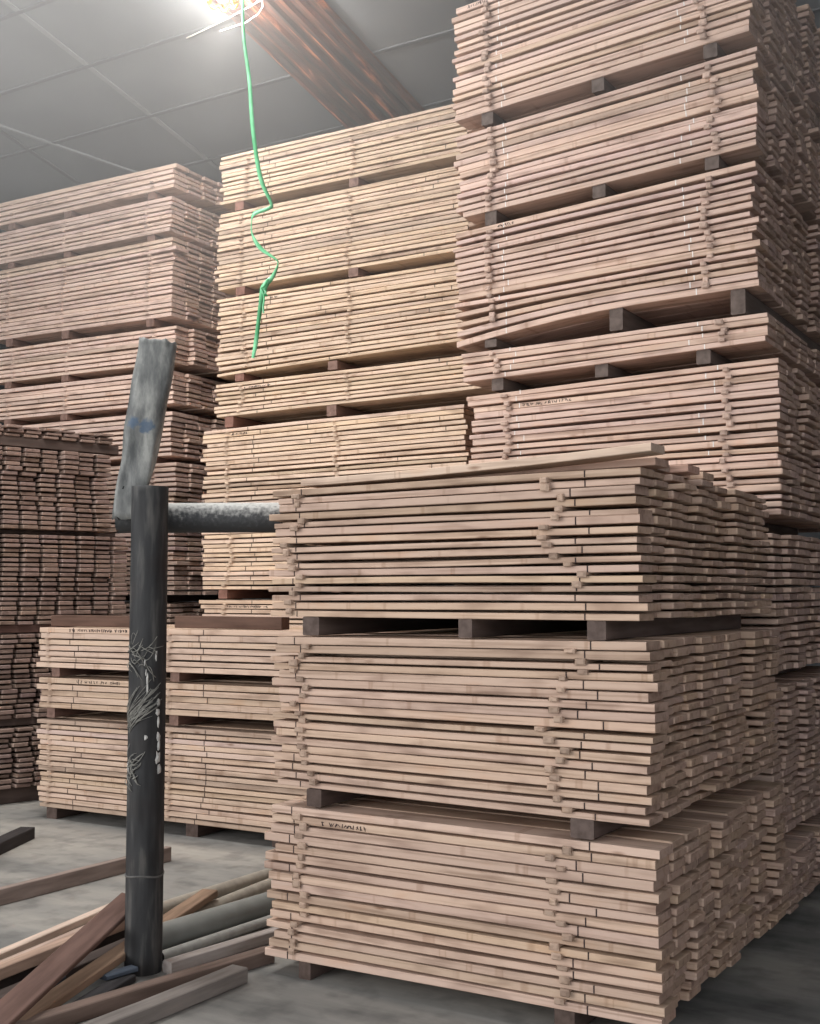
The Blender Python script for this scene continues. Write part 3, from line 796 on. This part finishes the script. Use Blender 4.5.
mb = MB(); mb.add([(EX0 - .2, S0 + 8, 0), (EX0 - .2, S1, 0), (EX0 - .2, S1, roofz(S1)), (EX0 - .2, S0 + 8, roofz(S0 + 8)), (EX0, S0 + 8, 0), (EX0, S1, 0), (EX0, S1, roofz(S1)), (EX0, S0 + 8, roofz(S0 + 8))],
                  [(0, 1, 2, 3), (7, 6, 5, 4), (0, 4, 5, 1), (1, 5, 6, 2), (2, 6, 7, 3), (3, 7, 4, 0)]); struct('wall_left', mb, M_WALL)
def roof_strip(name, e0, s0, e1, s1, w, drop, mat):
    """a thin batten, seam or conduit just under the roof from (e0,s0) to (e1,s1)"""
    mb = MB()
    a = Vector((e0, s0, 0)); b = Vector((e1, s1, 0)); t = (b - a).normalized(); p = Vector((-t.y, t.x, 0)) * w / 2
    q = [a - p, b - p, b + p, a + p]
    lo = [(v.x, v.y, roofz(v.y) - drop) for v in q]; hi = [(v.x, v.y, roofz(v.y) + .01) for v in q]
    mb.add(lo + hi, [(3, 2, 1, 0), (0, 1, 5, 4), (1, 2, 6, 5), (2, 3, 7, 6), (3, 0, 4, 7)])
    return struct(name, mb, mat)
k = 1
for s in (5.05, 5.87, 6.69, 7.47, 8.28, 9.1, 9.92):
    roof_strip(f'trim_{k}', EX0 + .1, s + .02, EX1 - .1, s - .06, .035, .012, M_SEAM); k += 1
for e in (-9.6, -7.9, -4.3, -2.6):
    roof_strip(f'trim_{k}', e, 4.5, e, 11.0, .05, .010, M_SEAMP if e == -7.9 else M_SEAM); k += 1  # the paler seam has its reflected light put into the colour
roof_strip(f'trim_{k}', -9.75, 7.45, -8.75, 9.1, .022, .02, M_SEAMP); k += 1
# rust-red ribbed sheet let into the roof, lamp glints painted on
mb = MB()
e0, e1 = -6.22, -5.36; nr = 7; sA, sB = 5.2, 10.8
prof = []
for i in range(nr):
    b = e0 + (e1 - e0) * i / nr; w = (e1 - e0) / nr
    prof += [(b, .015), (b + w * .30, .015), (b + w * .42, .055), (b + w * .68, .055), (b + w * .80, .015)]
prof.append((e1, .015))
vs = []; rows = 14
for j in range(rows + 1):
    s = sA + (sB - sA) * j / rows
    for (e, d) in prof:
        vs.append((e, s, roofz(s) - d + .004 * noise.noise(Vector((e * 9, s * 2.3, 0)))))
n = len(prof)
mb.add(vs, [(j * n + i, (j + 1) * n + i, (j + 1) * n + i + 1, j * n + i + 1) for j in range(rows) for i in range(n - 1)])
struct(f'trim_{k}', mb, M_RUST_GLINT); k += 1

# ------------------------------------------------------------ lamp, cord, ribbon
LX, LY, LZ = -1.44, 8.93, 6.12
sl = LX * .518 + LY * .8554
lamp = empty('hanging_lamp', (LX, LY, LZ))
tag(lamp, 'lit yellow lamp hanging from the roof above the pale tower', 'lamp')
mb = MB(); tube(mb, [(0, 0, .24), (0, 0, roofz(sl) - LZ)], .008, 8); mb.build('lamp_cable', M_BLACKCABLE, lamp)
mb = MB(); tube(mb, [(0, 0, .13), (0, 0, .16), (0, 0, .25)], [.03, .034, .02], 16); mb.build('lamp_socket', M_YEL, lamp)
mb = MB()
ns, nr_ = 24, 12; vs = []; fs = []
for i in range(nr_ + 1):
    th = PI * i / nr_; rr = max(.0005, math.sin(th) * .058 * (1 if th > 1.3 else .62 + .38 * (th / 1.3)))
    for q in range(ns): vs.append((rr * math.cos(2 * PI * q / ns), rr * math.sin(2 * PI * q / ns), .065 + math.cos(th) * .07))
for i in range(nr_):
    for q in range(ns):
        j = (q + 1) % ns; fs.append((i * ns + q, (i + 1) * ns + q, (i + 1) * ns + j, i * ns + j))
mb.add(vs, fs, smooth=True); mb.build('bulb', M_BULB, lamp)
mb = MB()   # crumpled yellow shade rim below the socket
ring = []
for i in range(41):
    q = 2 * PI * i / 40; ring.append((math.cos(q) * (.105 + .012 * math.sin(5 * q)), math.sin(q) * (.105 + .012 * math.sin(5 * q)), -.005 + .016 * math.sin(7 * q)))
tube(mb, ring, .012, 8, caps=False)
for i in range(0, 40, 10): tube(mb, [ring[i], (ring[i][0] * .25, ring[i][1] * .25, .14)], .006, 6)
sh = mb.build('lamp_cage', M_YEL, lamp); sh['label'] = 'yellow wire cage'

def roofpt(x, y, drop=.03):
    """world point under the roof by plan position"""
    s = x * .518 + y * .8554
    return Vector((x, y, roofz(s) - drop))
mb = MB()
A_ = roofpt(-1.90, 9.91, .012); B_ = roofpt(-.45, 8.55, .012)
pts = [A_.lerp(B_, i / 12) - Vector((0, 0, .05 * math.sin(PI * i / 12))) for i in range(13)]
tube(mb, pts, .006, 8)
cord = mb.build('white_cord', M_CORD); tag(cord, 'thin white cord strung under the roof beside the lamp', 'cord')
mb = MB()
m1 = pts[6]
tail = [m1, m1 + Vector((.01, -.02, -.07)), m1 + Vector((-.03, -.03, -.14)), m1 + Vector((-.13, 0, -.19)), m1 + Vector((-.26, .03, -.22)), m1 + Vector((-.34, .05, -.235))]
tube(mb, tail, .005, 8)
mb.build('loose_tail', M_CORD, cord)

# green strap: a twisting ribbon hanging from the roof
path = [(-1.055, 7.5, roofz(-1.055 * .518 + 7.5 * .8554) - .012), (-1.07, 7.5, 5.9), (-1.078, 7.5, 5.41), (-1.068, 7.5, 5.15), (-1.03, 7.5, 4.87), (-1.005, 7.5, 4.55), (-.955, 7.5, 4.24), (-.885, 7.5, 4.075),
        (-.90, 7.49, 4.035), (-.99, 7.5, 4.005), (-1.008, 7.5, 3.955), (-1.004, 7.5, 3.87), (-.95, 7.5, 3.78), (-.86, 7.5, 3.715), (-.838, 7.5, 3.68), (-.87, 7.5, 3.60), (-.925, 7.5, 3.53), (-.945, 7.5, 3.42), (-.96, 7.5, 3.30), (-.975, 7.5, 3.17), (-.992, 7.5, 3.075)]
wid = [.022, .022, .022, .024, .028, .03, .034, .03, .026, .034, .010, .018, .036, .026, .014, .03, .05, .036, .030, .032, .022]
tw = [0, .1, .2, .1, 0, -.2, .3, .8, .4, -.3, -1.1, -.9, .5, .9, 1.2, .3, .0, .6, .3, .1, 0]
mb = MB(); vs = []
P3 = [Vector(p) for p in path]
fine = []; fw = []; ft = []
for i in range(len(P3) - 1):
    p0, p1, p2, p3 = P3[max(0, i - 1)], P3[i], P3[i + 1], P3[min(len(P3) - 1, i + 2)]
    for q in range(5):
        t = q / 5
        fine.append(.5 * ((2 * p1) + (p2 - p0) * t + (2 * p0 - 5 * p1 + 4 * p2 - p3) * t * t + (3 * p1 - p0 - 3 * p2 + p3) * t ** 3))
        fw.append(wid[i] * (1 - t) + wid[i + 1] * t); ft.append(tw[i] * (1 - t) + tw[i + 1] * t)
fine.append(P3[-1]); fw.append(wid[-1]); ft.append(tw[-1])
for i, p in enumerate(fine):
    t = (fine[min(i + 1, len(fine) - 1)] - fine[max(i - 1, 0)]).normalized()
    view = Vector((0, 1, 0))
    side = t.cross(view).normalized(); nrm = side.cross(t)
    a = side * math.cos(ft[i]) + nrm * math.sin(ft[i]); nn = a.cross(t).normalized()
    w = fw[i] * .43
    for (u, v) in ((-1, -1), (0, -1.6), (1, -1), (1, 1), (0, .4), (-1, 1)):
        vs.append(p + a * w * u + nn * .0018 * v)
fs = []
for i in range(len(fine) - 1):
    for q in range(6):
        j = (q + 1) % 6
        fs.append((i * 6 + q, i * 6 + j, (i + 1) * 6 + j, (i + 1) * 6 + q))
fs.append((0, 1, 2, 3, 4, 5)); fs.append(tuple(reversed([(len(fine) - 1) * 6 + q for q in range(6)])))
mb.add(vs, fs, smooth=True)
# knotted loose end
kp = Vector((-.945, 7.49, 3.52))
for (dx, dz, w) in ((.055, .06, .016), (.03, -.16, .012), (.05, -.05, .014)):
    pts_ = [kp + Vector((dx * t + .012 * math.sin(t * 5), -.008 * math.sin(PI * t), dz * t)) for t in (0, .25, .5, .75, 1)]
    b = len(mb.v); v2 = []
    for p_ in pts_:
        v2 += [p_ + Vector((-w / 2, 0, 0)), p_ + Vector((0, -.003, 0)), p_ + Vector((w / 2, 0, 0)), p_ + Vector((0, .003, 0))]
    f2 = [(i * 4 + q, i * 4 + (q + 1) % 4, (i + 1) * 4 + (q + 1) % 4, (i + 1) * 4 + q) for i in range(4) for q in range(4)]
    mb.add(v2, f2 + [(3, 2, 1, 0), (16, 17, 18, 19)])
o = mb.build('green_strap', M_RIB); tag(o, 'twisted green plastic strap hanging from the roof in front of the pale tower', 'strap')

# ------------------------------------------------------------------ light
w = bpy.data.worlds.new('world'); scn.world = w; w.use_nodes = True
bg = w.node_tree.nodes['Background']; bg.inputs[0].default_value = (.93, .96, 1.0, 1); bg.inputs[1].default_value = 1.6
def area(name, loc, target, sx, sy, energy, color):
    l = bpy.data.lights.new(name, 'AREA'); l.shape = 'RECTANGLE'; l.size = sx; l.size_y = sy; l.energy = energy; l.color = color
    o = bpy.data.objects.new(name, l); COL.objects.link(o); o.location = loc
    d = Vector(target) - Vector(loc); o.rotation_euler = d.to_track_quat('-Z', 'Y').to_euler()
    return o
# daylight through the open front of the warehouse, to the left behind the camera, and an unseen top light added under the roof
area('daylight_opening', (-11.0, -1.5, 3.4), (-.6, 7.0, 2.2), 6.5, 4.6, 860, (1.0, .985, .965))
area('added_top_light', (-2.5, 6.3, 6.3), (-2.4, 6.5, 0), 2.6, 1.4, 300, (1.0, .99, .97))
pl = bpy.data.lights.new('lamp_light', 'POINT'); pl.energy = 950; pl.color = (1.0, .955, .89); pl.shadow_soft_size = .07
plo = bpy.data.objects.new('lamp_light', pl); COL.objects.link(plo); plo.location = (LX, LY, LZ + .06)
# thin scattering haze volume filling the space under the roof
mh = bpy.data.materials.new('roof_haze'); mh.use_nodes = True; nt = mh.node_tree
nt.nodes.remove(nt.nodes['Principled BSDF'])
vsn = N(nt, 'ShaderNodeVolumeScatter'); vsn.inputs['Color'].default_value = (1, .985, .97, 1); vsn.inputs['Density'].default_value = HAZE; vsn.inputs['Anisotropy'].default_value = .25
nt.links.new(vsn.outputs[0], nt.nodes['Material Output'].inputs['Volume'])
mb = MB(); hb = 3.6; sa, sb, ea, eb = 2.0, S1 - .05, -11.5, 3.5
mb.add([(ea, sa, hb), (eb, sa, hb), (eb, sb, hb), (ea, sb, hb), (ea, sa, roofz(sa) - .1), (eb, sa, roofz(sa) - .1), (eb, sb, roofz(sb) - .1), (ea, sb, roofz(sb) - .1)],
       [(3, 2, 1, 0), (4, 5, 6, 7), (0, 1, 5, 4), (1, 2, 6, 5), (2, 3, 7, 6), (3, 0, 4, 7)])
o = mb.build('roof_haze', mh, mat=ROT); tag(o, 'thin bright haze hanging in the air under the roof', 'haze', None, 'stuff')

scn.view_settings.view_transform = 'Standard'; scn.view_settings.look = 'None'
scn.view_settings.exposure = -.16; scn.view_settings.gamma = 1
scn.view_settings.use_curve_mapping = False
print('boards', N_BOARD[0], 'sticks', N_STICK[0], 'objects', len(bpy.data.objects), 'rest verts', len(REST.v))
